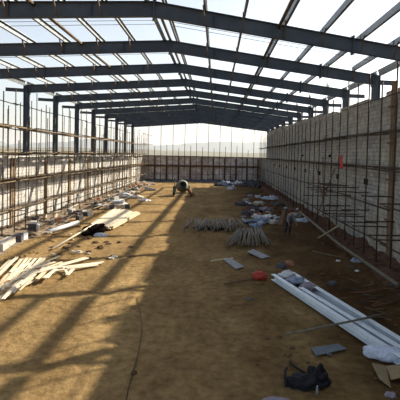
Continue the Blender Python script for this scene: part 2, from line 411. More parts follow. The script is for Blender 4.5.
tL = scaffold('scaffold', 'weathered pole scaffold along the inside of the low white wall', WL+1.15, lys, (1.55, 3.4, 5.15, 6.85), lambda j, y: (9.3 if j % 3 else 7.8)+rnd(-.5, .7), MDARKP, MBAM, WL+.12, deck=(3.4, 5.15))
for j, y in enumerate(lys):          # second row against the wall
    put(tube('standard', [(WL+.38, y+.5+rnd(-.2, .2), -.05), (WL+.38+rnd(-.03, .03), y+.5, (5.5 if j % 2 else 7.6)+rnd(-.3, .6))], .033, MDARKP), tL)
for z in (1.55, 3.4, 5.15, 6.85):
    y = 24.2
    while y < 82:
        put(tube('ledger', [(WL+.44, y-.3, z+rnd(-.1, .1)), (WL+.44, y+6.3, z+rnd(-.1, .1))], .04, MBAM), tL); y += 6
        for k in range(2):
            q = WL+rnd(.55, 1.05); dz = .13 if z in (3.4, 5.15) else .06
            y0 = y-6+rnd(0, 2.5); 
            if z in (5.15, 6.85, 3.4): put(bar('plank', (q, y0, z+dz+.03*k), (q, y0+rnd(2.6, 3.8), z+dz+.03*k+rnd(-.05, .05)), rnd(.15, .3), .05, MLIGHT if rnd(0, 1) < .5 else MBAM), tL)
for j, y in enumerate(lys):          # short putlogs poking into the hall
    for z in (1.5, 3.35, 5.2):
        if rnd(0, 1) < .45: put(tube('putlog', [(WL+.2, y+rnd(-.7, .7), z+rnd(-.08, .08)), (WL+rnd(1.5, 2.1), y+rnd(-.5, .5), z+rnd(-.08, .12))], .03, MBAM), tL)
scaffold('scaffold', 'pole scaffold rising outside the low white wall against the sky', WL-1.2, [28+1.95*j for j in range(28)], (5.4, 7.1, 7.2, 8.9), lambda j, y: 9.2+rnd(-.6, .6), MDARKP, MBAM, WL-.36, deck=(7.1,), transom=False)
rys = [17+1.85*j for j in range(37)]
scaffold('scaffold', 'rusty tube scaffold along the tall grey block wall', WR-.85, rys, (1.2, 3.0, 4.85, 4.95, 6.65, 6.75), lambda j, y: (9.7 if j < 7 else 8.9)+rnd(-.5, .8), MSC, MSC, WR-.18, deck=(4.85, 6.65))
# stub putlogs sticking out low on the right
tR = bpy.data.objects['scaffold.002']
for z in (8.4,): put(tube('ledger', [(WR-.8, 17, z), (WR-.8, 29.5, z+.1)], .03, MSC), tR)
for y in [18.5+1.85*j for j in range(11)]:
    for z in (2.3+rnd(-.15, .15), 3.45+rnd(-.1, .1), 1.9, 2.9+rnd(-.1, .1)):
        if rnd(0, 1) < .35: continue
        L = rnd(.9, 1.6)
        yy = y+rnd(-.6, .6); put(tube('putlog', [(WR-.75-L, yy, z), (WR-.2, yy+rnd(-.06, .06), z+rnd(-.03, .03))], .036, MSC), tR)
# slanted bracing poles
for a, b in (((8.0, 31.0, .2), (8.1, 36.2, 5.0)), ((8.0, 35.2, .3), (8.15, 30.6, 4.6)), ((8.1, 33.0, .3), (8.2, 34.2, 5.4))):
    put(tube('brace', [a, b], .04, MTIMD), tR)
# back scaffold: thin poles from the ground to the gable, alternately short
t = root('scaffold', (0, by(0)-.9, 0), 'thin pole scaffold in front of the low back wall', 'scaffold')
x = WL+1.2; j = 0
while x < WR-.6:
    zt = 11.75 - .1*abs(x-XM) if j % 2 == 0 else 6.9+rnd(-.5, .4)
    y = by(x)-.9
    put(tube('standard', [(x+rnd(-.05, .05), y, -.05), (x, y, zt)], .06, MSC), t); x += 1.13; j += 1
for z in (1.5, 3.05, 4.9):
    x = WL+.8
    while x < WR-1:
        x2 = min(x+6, WR-.5); put(tube('ledger', [(x, by(x)-.85, z+rnd(-.05, .05)), (x2, by(x2)-.85, z+rnd(-.05, .05))], .032, MSC), t); x += 5.8
# corner ledgers poking past the left end of the scaffold
for z in (8.9, 7.15):
    put(tube('ledger', [(WL+.9, 78, z), (WL+1.6, 86.0, z-.1)], .04, MBAM), bpy.data.objects['scaffold'])

# soil banks and rubble strips along the wall feet
def bank(name, x0, x1, y0, y1, h, m, seed, label, steep=1):
    bm = bmesh.new(); nx, ny = 10, int((y1-y0)/.35); g = []
    for j in range(ny+1):
        r = []
        for i in range(nx+1):
            u = i/nx; x = x0+(x1-x0)*u; y = y0+(y1-y0)*j/ny
            pr = math.sin(math.pi*min(1, u*1.0))**.8 if steep == 0 else u**1.1
            en = min(1, j/4, (ny-j)/4)
            n = .55+.45*noise.noise(Vector((x*.9+seed, y*.35, seed)))+.3*noise.noise(Vector((x*2.5, y*1.6+seed, 3)))
            r.append(bm.verts.new((x, y, -.12 + max(0, h*pr*n)*en + .08*min(1, u*4))))
        g.append(r)
    for j in range(ny):
        for i in range(nx): bm.faces.new([g[j][i], g[j][i+1], g[j+1][i+1], g[j+1][i]])
    bmesh.ops.recalc_face_normals(bm, faces=bm.faces[:])
    o = new_obj(name, bm, m, None, True); o['kind'] = 'stuff'; tag(o, label, 'soil'); return o
bank('soil_bank', 7.3, WR-.01, 12, 86, .72, MREDS, 3., 'reddish soil banked along the foot of the tall grey wall')
bank('rubble_strip', -10.6, WL+.01, 20, 83, .6, MRUBB, 8., 'strip of grey rubble along the foot of the low white wall')

bm = bmesh.new(); g = []
for j in range(9):
    r = []
    for i in range(70):
        u = i/69; x = WL+.1+(WR-WL-.2)*u; v = j/8
        r.append(bm.verts.new((x, by(x)-2.6+2.58*v, -.12+max(0, .75*v*(.7+.5*noise.noise(Vector((x*.9, v*2, 2)))+.35*noise.noise(Vector((x*2.7, v*4, 2))))))))
    g.append(r)
for j in range(8):
    for i in range(69): bm.faces.new([g[j][i], g[j][i+1], g[j+1][i+1], g[j+1][i]])
o = new_obj('rubble_strip', bm, MBASE, None, True); o['kind'] = 'stuff'; tag(o, 'bluish grey rubble along the foot of the back wall', 'rubble')

# ------------------------------------------------------------------ loose blocks and bricks along the white wall
def block(c, s, rz, m, label, cat='block', group=None, name='concrete_block', tilt=0):
    bm = bmesh.new(); add_box(bm, (-s[0]/2, -s[1]/2, 0), (s[0]/2, s[1]/2, s[2]))
    bmesh.ops.bevel(bm, geom=bm.edges[:], offset=.015, segments=1, affect='EDGES')
    o = new_obj(name, bm, m); o.location = c; o.rotation_euler = (tilt, 0, rz); return tag(o, label, cat, group)
lg = 'loose blocks beside the white wall'
block(G(5, 247), (.5, 2.2, .38), .15, MSTONE, 'long pale stone slab lying at the left edge below the scaffold', 'slab', None, 'stone_slab')
block(G(18, 241), (.5, .9, .42), .3, MCOND, 'dark block lying beside the pale slab, white chip against it')
block(G(24, 239.5), (.28, .4, .4), -.3, MWHITE, 'small white chipped block next to the dark block')
block(G(34, 230), (.6, .9, .5), .2, MCOND, 'dark grey block behind the white chipped block, near wall')
block(G(38, 231.5), (.15, .3, .5), .1, MWHITE, 'thin white offcut standing against the dark grey block', 'offcut', None, 'board_offcut')
random.seed(21)
for j in range(46):
    y = rnd(29, 76); x = rnd(-13.6, -10.6) + (0 if rnd(0, 1) < .6 else rnd(0, 1.6))
    pick = random.choice((MCONC, MCOND, MSTONE, MCONC, MBRICK))
    lab = {MCONC: 'loose grey concrete block on the rubble beside the low white wall', MCOND: 'loose dark block on the rubble beside the low white wall', MSTONE: 'loose pale stone block on the rubble beside the low white wall', MBRICK: 'loose red brick lump on the rubble beside the low white wall'}[pick]
    zz = .0 if x > -11 else .12+.1*((-11-x)/2)
    block((x, y, zz-.02), (rnd(.25, .5), rnd(.4, .9), rnd(.18, .36)), rnd(-.6, .6), pick, lab, 'block', {MCONC: 'grey', MCOND: 'dark', MSTONE: 'pale', MBRICK: 'red'}[pick]+' '+lg)
# stacked blocks row
for j in range(7):
    c = G(96+j*5.2, 209.2-.2*j)
    block((c.x, c.y, -.02), (.5, .45, .4), .2, MSTONE if j % 3 else MCOND, 'block in the short row beyond the plank stack', 'block', 'short row of blocks beyond the planks')
# white bags and pale rubble near the far left corner
for j, (px, py, s) in enumerate(((126, 197, 1.0), (136, 198, .8), (118, 203, .9), (150, 190, .8), (144, 201, .6), (131, 193, .7))):
    o = blob('rubbish_bag', G(px, py)-Vector((0, 0, .05)), (s, s*.8, .5*s), MWHITE if j % 2 == 0 else MSTONE, j+40, .5, 3)
    tag(o, ['white bag heap in front of the far left corner', 'pale rubble bag beside the white bag heap', 'white bag nearest the rubble strip at far left', 'pale bag closest to the back wall at left', 'small white bag right of the white bag heap', 'pale bag behind the white bag heap'][j], 'bag')

# ------------------------------------------------------------------ scattered pine boards (near left)
random.seed(5)
def at(px, py, z): return G(px, py, z)
main = [((-4, 277), (17, 257)), ((0, 284), (22, 259)), ((2, 290), (27, 258)), ((7, 287), (31, 258)), ((13, 284), (36, 258)), ((19, 281), (41, 258)), ((24, 277), (44, 259)),
        ((-4, 297), (12, 279)), ((16, 288), (35, 274)), ((-2, 301), (14, 290)), ((3, 299), (17, 283)), ((5, 276), (55, 262)), ((8, 280), (58, 267)), ((28, 268), (60, 256)),
        ((40, 271), (88, 258)), ((46, 269), (104, 262)), ((52, 271), (98, 265)), ((58, 265), (86, 257)), ((37, 279), (44, 272)), ((44, 278), (56, 269)), ((64, 267), (68, 275)), ((67, 275), (75, 267)),
        ((30, 274), (62, 262)), ((47, 278), (52, 272)), ((10, 272), (30, 263)), ((13, 293), (16, 288)), ((-3, 290), (14, 272)), ((-2, 272), (10, 260)), ((20, 272), (48, 265)), ((66, 268), (101, 263))]
base_labels = 'pale pine board lying in the loose board pile at near left'
ZL = [.04+.012*k for k in range(40)]
for k, (a, b) in enumerate(main):
    z0 = .05+.20*random.random(); z1 = .05+.20*random.random()
    if k in (14, 15, 16, 17, 20, 21): z0, z1 = .16, .07
    o = bar('pine_board', at(a[0], a[1], z0), at(b[0], b[1], z1), rnd(.10, .16), .035, random.choice((MPINE, MPINE2, MPINE2)))
    spec = {8: 'broad pale board jutting toward the open floor from the board pile', 15: 'longest pale plank of the board pile, pointing to the hall middle', 20: 'short pale board crossed at the right end of the board pile', 21: 'short pale board propped across another at the pile right end'}.get(k)
    tag(o, spec or base_labels, 'board', None if spec else 'boards in the near left pile')
for k in range(30):
    px = rnd(0, 46); py = 288-.42*px+rnd(-13, 8); L = rnd(8, 20); an = math.radians(rnd(30, 56))
    a = at(px-L/2*math.cos(an), py+L/2*math.sin(an)*.9, .04+rnd(0, .18)); b = at(px+L/2*math.cos(an), py-L/2*math.sin(an)*.9, .04+rnd(0, .2))
    tag(bar('pine_board', a, b, rnd(.07, .12), .035, random.choice((MPINE, MPINE2, MPLK, MTIM))), base_labels, 'board', 'boards in the near left pile')

# ------------------------------------------------------------------ plank stack (mid left)
random.seed(9)
for k in range(15):
    u = k/14
    for lay in range(2):
        a = rnd(-.35, .35); q0 = Vector((-8.85+1.75*u+rnd(-.03, .03), 31.2-1.2*u+a, .12+lay*.12)); q1 = Vector((-9.15+2.55*u+rnd(-.05, .05), 40.3-2.2*u+a+rnd(-.5, .3), .12+lay*.12))
        o = bar('plank', q0, q1, .12+.03*rnd(0, 1), .08, (MPLK, MPINE2, MPLK, MPINE)[(k*2+lay*3+k//4) % 4])
        tag(o, 'dusty plank in the %s layer of the neat plank stack at mid left' % ('top' if lay else 'bottom'), 'plank', '%s layer of the plank stack' % ('top' if lay else 'bottom'))
for j, y in enumerate((32.2, 36.2)): tag(bar('bearer', (-9.1, y, .035), (-6.7, y, .035), .1, .07, MTIMD), '%s timber bearer under the plank stack' % ('near' if j == 0 else 'far'), 'bearer')
c = G(92, 233)
tag(blob('netting_heap', (c.x-.05, c.y+.5, -.05), (.72, 1.25, .5), MNET, 3, .45, 4), 'dark heap of netting lying against the plank stack', 'netting')
c = G(101, 236); tag(blob('cement_sack', c-Vector((0, 0, .04)), (.42, .25, .26), MSACK, 5, .3, 3, True, .2), 'pale blue sack lying in front of the dark netting heap', 'sack')
tag(tube('pipe', [G(49, 231.5, .15), G(78, 222.5, .15)], .15, MWHITE, None, 12), 'thick pale pipe lying beside the dark netting heap', 'pipe')
tag(tube('timber_pole', [G(52, 249, .06), G(98, 222, .45)], .06, MPLK, None, 6), 'long thin wooden pole leaning over the dark netting heap', 'pole')
for j, (a, b, lab) in enumerate((((60, 222), (92, 205), 'thin weathered pole lying behind the thick pale pipe'), ((72, 216), (112, 202), 'thin weathered pole on the rubble behind the plank stack'))):
    tag(tube('timber_pole', [G(*a, .25), G(*b, .3)], .05, MBAM), lab, 'pole')

# ------------------------------------------------------------------ heaps of scaffold tubes (middle)
random.seed(12)
for k in range(64):
    u = rnd(0, 1); px = 187+52*u
    a = G(px+rnd(-7, 8), 229.5+rnd(-2.5, 2), .06+rnd(0, .28)); b = G(px+rnd(-2, 6), 218.5+rnd(-1, 2), .06+rnd(0, .34))
    tag(tube('steel_tube', [a, b], .036, MTUBE), 'dull steel tube in the wider tube heap at mid floor', 'tube', 'tubes in the wider heap')
for k in range(38):
    u = (k+rnd(-.4, .4))/37; top_ = G(238+22*u+rnd(-2, 2), 229+rnd(-1.5, 1.5), .1+rnd(0, .4)); bot = G(226+45*u+rnd(-3, 3), 244.5+rnd(-2.5, 1.5), .05+rnd(0, .12))
    tag(tube('steel_tube', [bot, top_], .036, MTUBE), 'dull steel tube in the fanned tube heap near the worker', 'tube', 'tubes in the fanned heap')
c = G(209, 228.5); tag(blob('netting_heap', c-Vector((0, 0, .05)), (1.3, .6, .2), MNET, 8, .4, 3), 'dark netting lying under the wider tube heap', 'netting')

# ------------------------------------------------------------------ flat sheets and small timber
def sheet(name, pts, z, th, m, label, cat):
    bm = bmesh.new(); lo = [bm.verts.new(G(x, y, z)) for x, y in pts]; hi = [bm.verts.new(v.co+Vector((0, 0, th))) for v in lo]; n = len(pts)
    for k in range(n): bm.faces.new([lo[k], lo[(k+1) % n], hi[(k+1) % n], hi[k]])
    bm.faces.new(lo[::-1]); bm.faces.new(hi); bmesh.ops.recalc_face_normals(bm, faces=bm.faces[:])
    return tag(new_obj(name, bm, m), label, cat)
sheet('metal_sheet', ((223.5, 260), (230.5, 258), (244, 267), (236, 269.5)), .05, .03, MSHEET, 'grey sheet lying left of the red container', 'sheet')
sheet('metal_sheet', ((247, 252), (253, 249.5), (270, 257), (262, 259)), .05, .03, MSHEET, 'grey sheet lying in front of the fanned tube heap', 'sheet')
sheet('metal_sheet', ((311, 348), (338, 344), (347, 349), (316, 356)), .02, .012, MPLATE, 'blue grey plate lying between channels and black bag', 'sheet')
tag(bar('timber_batten', G(211, 261, .05), G(233, 258, .05), .1, .05, MPINE), 'short pale batten lying at the end of the left sheet', 'batten')
tag(bar('timber_batten', G(224, 284, .05), G(253, 278.5, .06), .06, .05, MTIMD), 'thin dark batten pointing at the red container', 'batten')
tag(tube('steel_tube', [G(285, 334.5, .12), G(352, 321, .36), G(386, 313.5, .2)], .035, MTUBE, None, 8), 'long thin tube lying across the galvanised channels', 'tube')

# red container
c = G(260, 280); t = root('jerrycan', c, 'red plastic container lying left of the galvanised channels', 'container')
bm = bmesh.new(); add_box(bm, (-.3, -.2, .0), (.28, .2, .34)); bmesh.ops.bevel(bm, geom=bm.edges[:], offset=.07, segments=3, affect='EDGES'); new_obj('body', bm, MRED, t, True)
bm = bmesh.new(); add_tube(bm, [(-.26, 0, .2), (-.37, 0, .24)], .05, 10); new_obj('spout', bm, MRED, t, True)
bm = bmesh.new(); add_tube(bm, [(-.12, 0, .33), (-.1, 0, .41), (.1, 0, .41), (.12, 0, .33)], .025, 8); new_obj('handle', bm, MRED, t, True)

# galvanised channels
def chan(a, b, za, zb, w, h, flip, label, rollv=Vector((0, 0, 1))):
    bm = bmesh.new(); add_profile(bm, G(*a, za), G(*b, zb), cprof(w, h, .012, flip), rollv)
    bmesh.ops.recalc_face_normals(bm, faces=bm.faces[:])
    return tag(new_obj('steel_channel', bm, MGAL), label, 'steel channel')
MGAL = mat('bright_galvanised', (.74, .82, .87), .4, .25, .12, 3)
chan((275, 276.5), (412, 365), .13, .13, .2, .24, 1, 'front galvanised channel of the three long ones on the ground')
chan((303, 290), (416, 359), .13, .13, .2, .24, 1, 'middle galvanised channel, its end under crumpled plastic')
chan((294, 274.5), (420, 353), .13, .13, .2, .24, 1, 'back galvanised channel of the three, farthest from the open floor')
for j, (px, py, s, m, lab) in enumerate(((287, 277, .3, MWHITE, 'crumpled white plastic at the far end of the channels'), (296, 283, .32, MBLUEP, 'crumpled bluish plastic tucked between the channels'), (308, 289, .3, MPINK, 'greyish plastic wrap around the middle channel'))):
    tag(blob('plastic_wrap', G(px, py, .1)+Vector((0, 0, .02)), (s*1.2, s, s*.75), m, 60+j, .55, 3, True, .5, 2.4), lab, 'plastic')
for j, (px, py, lab) in enumerate(((281, 267.5, 'small dark lump just beyond the channel ends'), (290, 265, 'small dark lump farther beyond the channel ends'))):
    tag(blob('scrap_lump', G(px, py)-Vector((0, 0, .03)), (.25, .2, .28), MCOND if j == 0 else MBRICK, 70+j, .4, 2), lab, 'scrap')

# sack, cardboard, black bag, bottle
c = G(388, 357); tag(blob('woven_sack', c-Vector((0, 0, .03)), (.62, .30, .34), MSACK, 31, .25, 4, True, -.22, 1.3), 'pale blue woven sack lying on the near channel ends', 'sack')
t = root('cardboard_sheet', G(388, 372), 'tan folded cardboard lying below the pale blue sack', 'cardboard')
def flap(name, pts, zs):
    bm = bmesh.new(); lo = [bm.verts.new(G(x, y, z)-t.location) for (x, y), z in zip(pts, zs)]; hi = [bm.verts.new(v.co+Vector((0, 0, .008))) for v in lo]; n = len(pts)
    for k in range(n): bm.faces.new([lo[k], lo[(k+1) % n], hi[(k+1) % n], hi[k]])
    bm.faces.new(lo[::-1]); bm.faces.new(hi); bmesh.ops.recalc_face_normals(bm, faces=bm.faces[:]); new_obj(name, bm, MCARD, t)
flap('flap', ((371.5, 363), (386, 366), (391, 388), (379, 379)), (.1, .02, .02, .05))
flap('flap', ((386, 366), (404, 364), (408, 376), (391, 380)), (.02, .14, .16, .03))
tag(blob('paper_scrap', G(390, 396)-Vector((0, 0, .02)), (.13, .11, .12), MPINK, 33, .5, 3), 'small crumpled pinkish paper below the tan cardboard', 'paper')
c = G(304, 385)
t = root('duffel_bag', c, 'black cloth bag slumped on the ground beside the blue grey plate', 'bag')
o = blob('body', (0, 0, -.03), (.46, .30, .28), MBLACK, 14, .45, 4, True, .1, 2.2, t)
o = blob('flap', (.36, .18, -.03), (.24, .30, .42), MBLACK, 15, .5, 4, True, -.5, 2.2, t)
q = lambda px, py, z: G(px, py, z)-c
tube('strap', [q(290, 361, .03), q(294, 366, .09), q(300, 370, .10), q(305, 373, .12)], .03, MBLACK, t, 8)
tube('handle', [q(286, 386, .12), q(285, 378, .15), q(285, 371, .18), q(287, 368, .12)], .032, MBLACK, t, 8)
c2 = G(317, 395); t = root('bottle', c2, 'small clear bottle standing right of the black bag', 'bottle')
bm = bmesh.new(); add_tube(bm, [(0, 0, 0), (0, 0, .14), (0, 0, .17), (0, 0, .19)], [.032, .032, .014, .013], 10); new_obj('body', bm, MSHEET, t, True)
bm = bmesh.new(); add_tube(bm, [(0, 0, .19), (0, 0, .21)], .016, 10); new_obj('cap', bm, MWHITE, t, True)
tag(blob('plastic_bag', G(276, 400)-Vector((0, 0, .03)), (.30, .09, .09), MPINK, 36, .3, 3), 'pale mauve bag at the bottom edge left of black bag', 'bag')
# black cable
tag(tube('cable', [G(x, y, .015+gz(G(x, y).x, G(x, y).y)) for x, y in ((137, 298), (139, 308), (141, 318), (142, 328), (141, 339), (139, 350), (136, 362), (133, 373), (131, 380), (128, 390), (126, 402))], .010, MRUB, None, 6), 'thin dark cable trailing over the open earth floor', 'cable')
tag(blob('clod', G(134, 373)-Vector((0, 0, .01)), (.08, .08, .08), MDIRT, 2, .3, 2), 'small dark clod lying on the thin cable', 'clod')

# ------------------------------------------------------------------ right side debris
tag(tube('pipe', [G(300, 212, .3), G(340, 245, .34), G(398, 285, .34)], .08, MTUBE, None, 8), 'long grey pipe lying along the foot of the tall wall', 'pipe')
tag(bar('timber_plank', G(319, 238, .05), G(339, 226, 1.3), .16, .05, MPLK), 'pale plank leaning from the floor towards the scaffold', 'plank')
tag(tube('reinforcing_bar', [G(312, 251, .06), G(330, 255, .08), G(347, 258, .05)], .025, MTUBE), 'thin pale rod lying between worker and long pipe', 'rod')
random.seed(31)
for k in range(12):
    px = rnd(348, 392); py = rnd(286, 304); L = rnd(14, 26)
    tag(tube('reinforcing_bar', [G(px-L/2, py+rnd(-1, 3), .05+rnd(0, .1)), G(px+L/2, py+rnd(-4, 1), .05+rnd(0, .1))], .02, MRUST if k % 2 else MSC), 'thin rusty bar in the loose bundle behind the channels', 'rod', 'rusty bars behind the channels')
for j, (px, py, m, s, lab) in enumerate(((356, 262, MBLUEP, .3, 'bluish crumpled rag lying on the long grey pipe'), (338, 261, MWHITE, .11, 'tiny white scrap lying left of the long grey pipe'), (394, 270, MBLUEP, .26, 'bluish rag on the soil at the right edge'), (357, 271, MWHITE, .1, 'tiny white scrap lying below the bluish rag'), (333, 284, MCOND, .2, 'small dark lump behind the middle channel'))):
    tag(blob('rag' if m is MBLUEP else 'scrap', G(px, py)-Vector((0, 0, .02)), (s, s*.8, s*.8), m, 80+j, .5, 3), lab, 'rag' if m is MBLUEP else 'scrap')
random.seed(77)
for j in range(110):
    px = rnd(2, 135); py = rnd(204, 262)
    if py > 262-.02*px or G(px, py).x < -13.2: continue
    if 80 < px < 145 and 208 < py < 238: continue
    s_ = rnd(.05, .17); m = random.choice((MDIRT, MDIRT, MDIRT, MREDS, MTIMD, MDIRT, MSTONE))
    nm = {MDIRT: 'brown', MSTONE: 'pale', MREDS: 'reddish', MTIMD: 'dark brown'}[m]
    tag(blob('clod', G(px, py)-Vector((0, 0, .03 if G(px, py).x > -10.6 else -.1)), (s_*1.3, s_, s_*.8), m, 400+j, .5, 2), 'small %s clod on the sunlit earth by the white wall' % nm, 'clod', nm+' clods on the sunlit side')
for j in range(48):
    y = rnd(27, 74); x = rnd(-13.4, -10.2); L = rnd(.8, 2.6); an = rnd(-.5, .5)
    z = .12+.22*max(0, min(1, (-10.6-x)/3))
    tag(bar('batten', (x-L/2*math.sin(an), y-L/2*math.cos(an), z), (x+L/2*math.sin(an), y+L/2*math.cos(an), z+rnd(0, .2)), rnd(.06, .14), .04, random.choice((MTIMD, MBAM, MPLK, MTIM))), 'weathered batten lying on the rubble beside the low white wall', 'batten', 'battens on the rubble by the white wall')
# rubbish and tarps around the worker
bags = ((262, 222, .9, MBLUEP, 'pale blue plastic sheet heap left of the worker'), (270, 219, .9, MWHITE, 'white plastic bag heap right beside the worker'), (256, 226, .6, MBLUEP, 'small blue plastic bag at the end of the fanned tubes'),
        (266, 210, .8, MPINK, 'grey mauve bag behind the white bag heap'), (272, 199, 1.0, MSACK, 'pale sheet heap at the foot of the far scaffold'), (259, 204, .8, MSTONE, 'pale grey bag among dark rubbish'), (254, 209, .7, MCOND, 'dark bag among rubbish nearest the open floor'),
        (248, 214, .8, MCOND, 'dark bag behind the fanned tube heap'), (278, 205, .8, MCOND, 'dark bag against the soil bank'), (258, 216, .7, MBRICK, 'rust brown bag behind the blue plastic heap'), (296, 216, .8, MCONC, 'grey bag right behind the worker'), (303, 221, .7, MSACK, 'pale strip of sheet right of the worker'), (242, 205, .9, MCOND, 'low dark heap of rags at mid floor'))
for j, (px, py, s, m, lab) in enumerate(bags):
    tag(blob('rubbish_bag', G(px, py)-Vector((0, 0, .06)), (s*.85, s*.75, .36*s+.04), m, 90+j, .75, 4, True, j*.7, 3.0), lab, 'bag')
far = ((227, 186, 1.4, MBLUEP, 'long pale sheet lying before the back wall'), (238, 184, .9, MWHITE, 'white bag pile in front of the back wall'), (231, 189, .9, MWHITE, 'low white bag before the long pale sheet'), (246, 186, 1.3, MCOND, 'dark heap left of the far right corner'), (255, 187, 1.4, MCOND, 'dark heap in the far right corner'), (219, 186, 1.0, MCOND, 'dark heap left of the long pale sheet'))
for j, (px, py, s, m, lab) in enumerate(far):
    tag(blob('rubbish_bag', G(px, py)-Vector((0, 0, .06)), (s*.9, s*.65, .55*s), m, 120+j, .7, 4, True, j*.5, 2.6), lab, 'bag')
tag(bar('carton_board', G(280, 225, 0.02), G(284, 210, 1.0), .3, .04, MTIMD), 'rust brown board leaning just left of the worker', 'board')
random.seed(44)
for j in range(46):
    px = rnd(243, 305); py = rnd(196, 226)
    if 280 < px < 300 and 214 < py: continue
    if G(px, py).x > 8.3: continue
    m = random.choice((MCOND, MSTONE, MBLUEP, MCONC, MRUST, MNET, MWHITE, MSACK)); s_ = rnd(.18, .5)
    nm = {MCOND: 'dark', MSTONE: 'pale', MBLUEP: 'bluish', MCONC: 'grey', MRUST: 'rust brown', MNET: 'blackish', MWHITE: 'white', MSACK: 'pale blue'}[m]
    tag(blob('rubbish_scrap', G(px, py)-Vector((0, 0, .04)), (s_, s_*rnd(.6, 1), s_*rnd(.5, .9)), m, 200+j, .7, 3, True, j, 2.6), 'small %s scrap in the rubbish spread around the worker' % nm, 'scrap', nm+' rubbish scraps by the worker')
for j in range(70):
    px = rnd(250, 398); py = rnd(236, 398)
    if abs((py-275)-(px-272)*.66) < 26 and px > 268: continue
    s_ = rnd(.04, .12)*(1.3 if py < 300 else .75); m = random.choice((MDIRT, MDIRT, MCOND, MDIRT, MDIRT))
    nm = {MDIRT: 'brown', MSTONE: 'pale', MCOND: 'dark', MCONC: 'grey'}[m]
    tag(blob('clod', G(px, py)-Vector((0, 0, .02)), (s_, s_*.8, s_*.7), m, 300+j, .5, 2), 'small %s clod on the shaded earth floor' % nm, 'clod', nm+' clods on the shaded floor')
for j in range(34):
    px = rnd(318, 398); py = rnd(250, 330); L = rnd(6, 22); an = rnd(-.5, .35)
    if abs((py-275)-(px-272)*.66) < 20: continue
    a = G(px-L/2, py+L/2*an, .05); b = G(px+L/2, py-L/2*an, .05+rnd(0, .12))
    tag(tube('stick', [a, b], rnd(.015, .03), random.choice((MTIMD, MSC))), 'thin dark stick among the litter by the tall wall', 'stick', 'sticks littering the floor by the tall wall')
# red cloth on the scaffold deck
P = onx(342.5, 165, WR-.85)
bm = bmesh.new(); g = []
for j in range(13):
    r = []
    for i in range(9):
        u, v = i/8-.5, j/12
        r.append(bm.verts.new((P.x-.09+.04*math.sin(u*9+v*4), P.y+u*(.25+.75*v)+.08*math.sin(v*6), 5.6-v*.82+.10*math.sin(u*11)*v-.2*abs(u))))
    g.append(r)
for j in range(12):
    for i in range(8): bm.faces.new([g[j][i], g[j][i+1], g[j+1][i+1], g[j+1][i]])
o = new_obj('hanging_cloth', bm, MREDC, None, True); s = o.modifiers.new('thick', 'SOLIDIFY'); s.thickness = .03
tag(o, 'red cloth hanging on the scaffold beside the tall wall', 'cloth')

# ------------------------------------------------------------------ concrete mixer
c = G(181.5, 195.5); t = root('concrete_mixer', (c.x, c.y, 0), 'concrete mixer with tilted drum standing near the back wall', 'concrete mixer')
def lathe(bm, prof, n=24):
    rings = [[bm.verts.new((r*math.cos(2*math.pi*k/n), r*math.sin(2*math.pi*k/n), z)) for k in range(n)] for r, z in prof]
    for a, b in zip(rings, rings[1:]):
        for k in range(n): bm.faces.new([a[k], a[(k+1) % n], b[(k+1) % n], b[k]])
bm = bmesh.new(); lathe(bm, [(.02, -.62), (.5, -.60), (.78, -.2), (.78, .15), (.42, .72), (.46, .76), (.38, .74), (.70, .12), (.70, -.18), (.02, -.5)])
rot = Matrix.Translation((.1, 0, 1.25)) @ Matrix.Rotation(math.radians(12), 4, 'Z') @ Matrix.Rotation(math.radians(72), 4, 'X')
bm.transform(rot); bmesh.ops.recalc_face_normals(bm, faces=bm.faces[:]); drum = new_obj('drum', bm, MMIX, t, True)
bm = bmesh.new(); n = 24
for k in range(n):
    a0, a1 = 2*math.pi*k/n, 2*math.pi*(k+.6)/n
    add_bar(bm, (.82*math.cos(a0), .82*math.sin(a0), 0), (.82*math.cos(a1), .82*math.sin(a1), 0), .08, .07)
bm.transform(rot); new_obj('ring_gear', bm, MRUST, drum)
bm = bmesh.new()
for s in (-1, 1):
    add_bar(bm, (.1+s*.95, .1, .25), (.1+s*.86, .1, 1.35), .1, .1, Vector((0, 1, 0))); add_bar(bm, (.1+s*.95, -.75, .3), (.1+s*.95, .9, .3), .1, .1)
add_bar(bm, (-.85, -.7, .3), (1.05, -.7, .3), .1, .1); add_bar(bm, (-.85, .85, .3), (1.05, .85, .3), .1, .1)
new_obj('frame', bm, MMIX, t)
bm = bmesh.new(); add_box(bm, (-1.15, -.1, .55), (-.72, .5, 1.2)); bmesh.ops.bevel(bm, geom=bm.edges[:], offset=.05, segments=2, affect='EDGES'); new_obj('motor_box', bm, MMIX, t)
bm = bmesh.new(); add_tube(bm, [(-.95, .2, 1.1), (-.98, .2, 2.25)], .05, 8); add_bar(bm, (-1.0, .2, 1.7), (-.97, .2, 2.3), .24, .08); new_obj('lever', bm, MMIX, t)
for x, y in ((-1.0, -.55), (1.25, -.55), (-1.0, .7), (1.25, .7)):
    bm = bmesh.new(); add_tube(bm, [(x-.08, y, .28), (x+.08, y, .28)], .3, 16); w = new_obj('wheel', bm, MRUB, t)
    bm = bmesh.new(); add_tube(bm, [(x-.1, y, .28), (x+.1, y, .28)], .12, 12); new_obj('wheel_hub', bm, MRUST, w)
bm = bmesh.new(); add_bar(bm, (1.0, -.6, .75), (1.65, -1.2, .1), .7, .06); add_bar(bm, (.85, -.85, .9), (1.5, -1.45, .25), .05, .3); new_obj('chute', bm, MRUST, t)

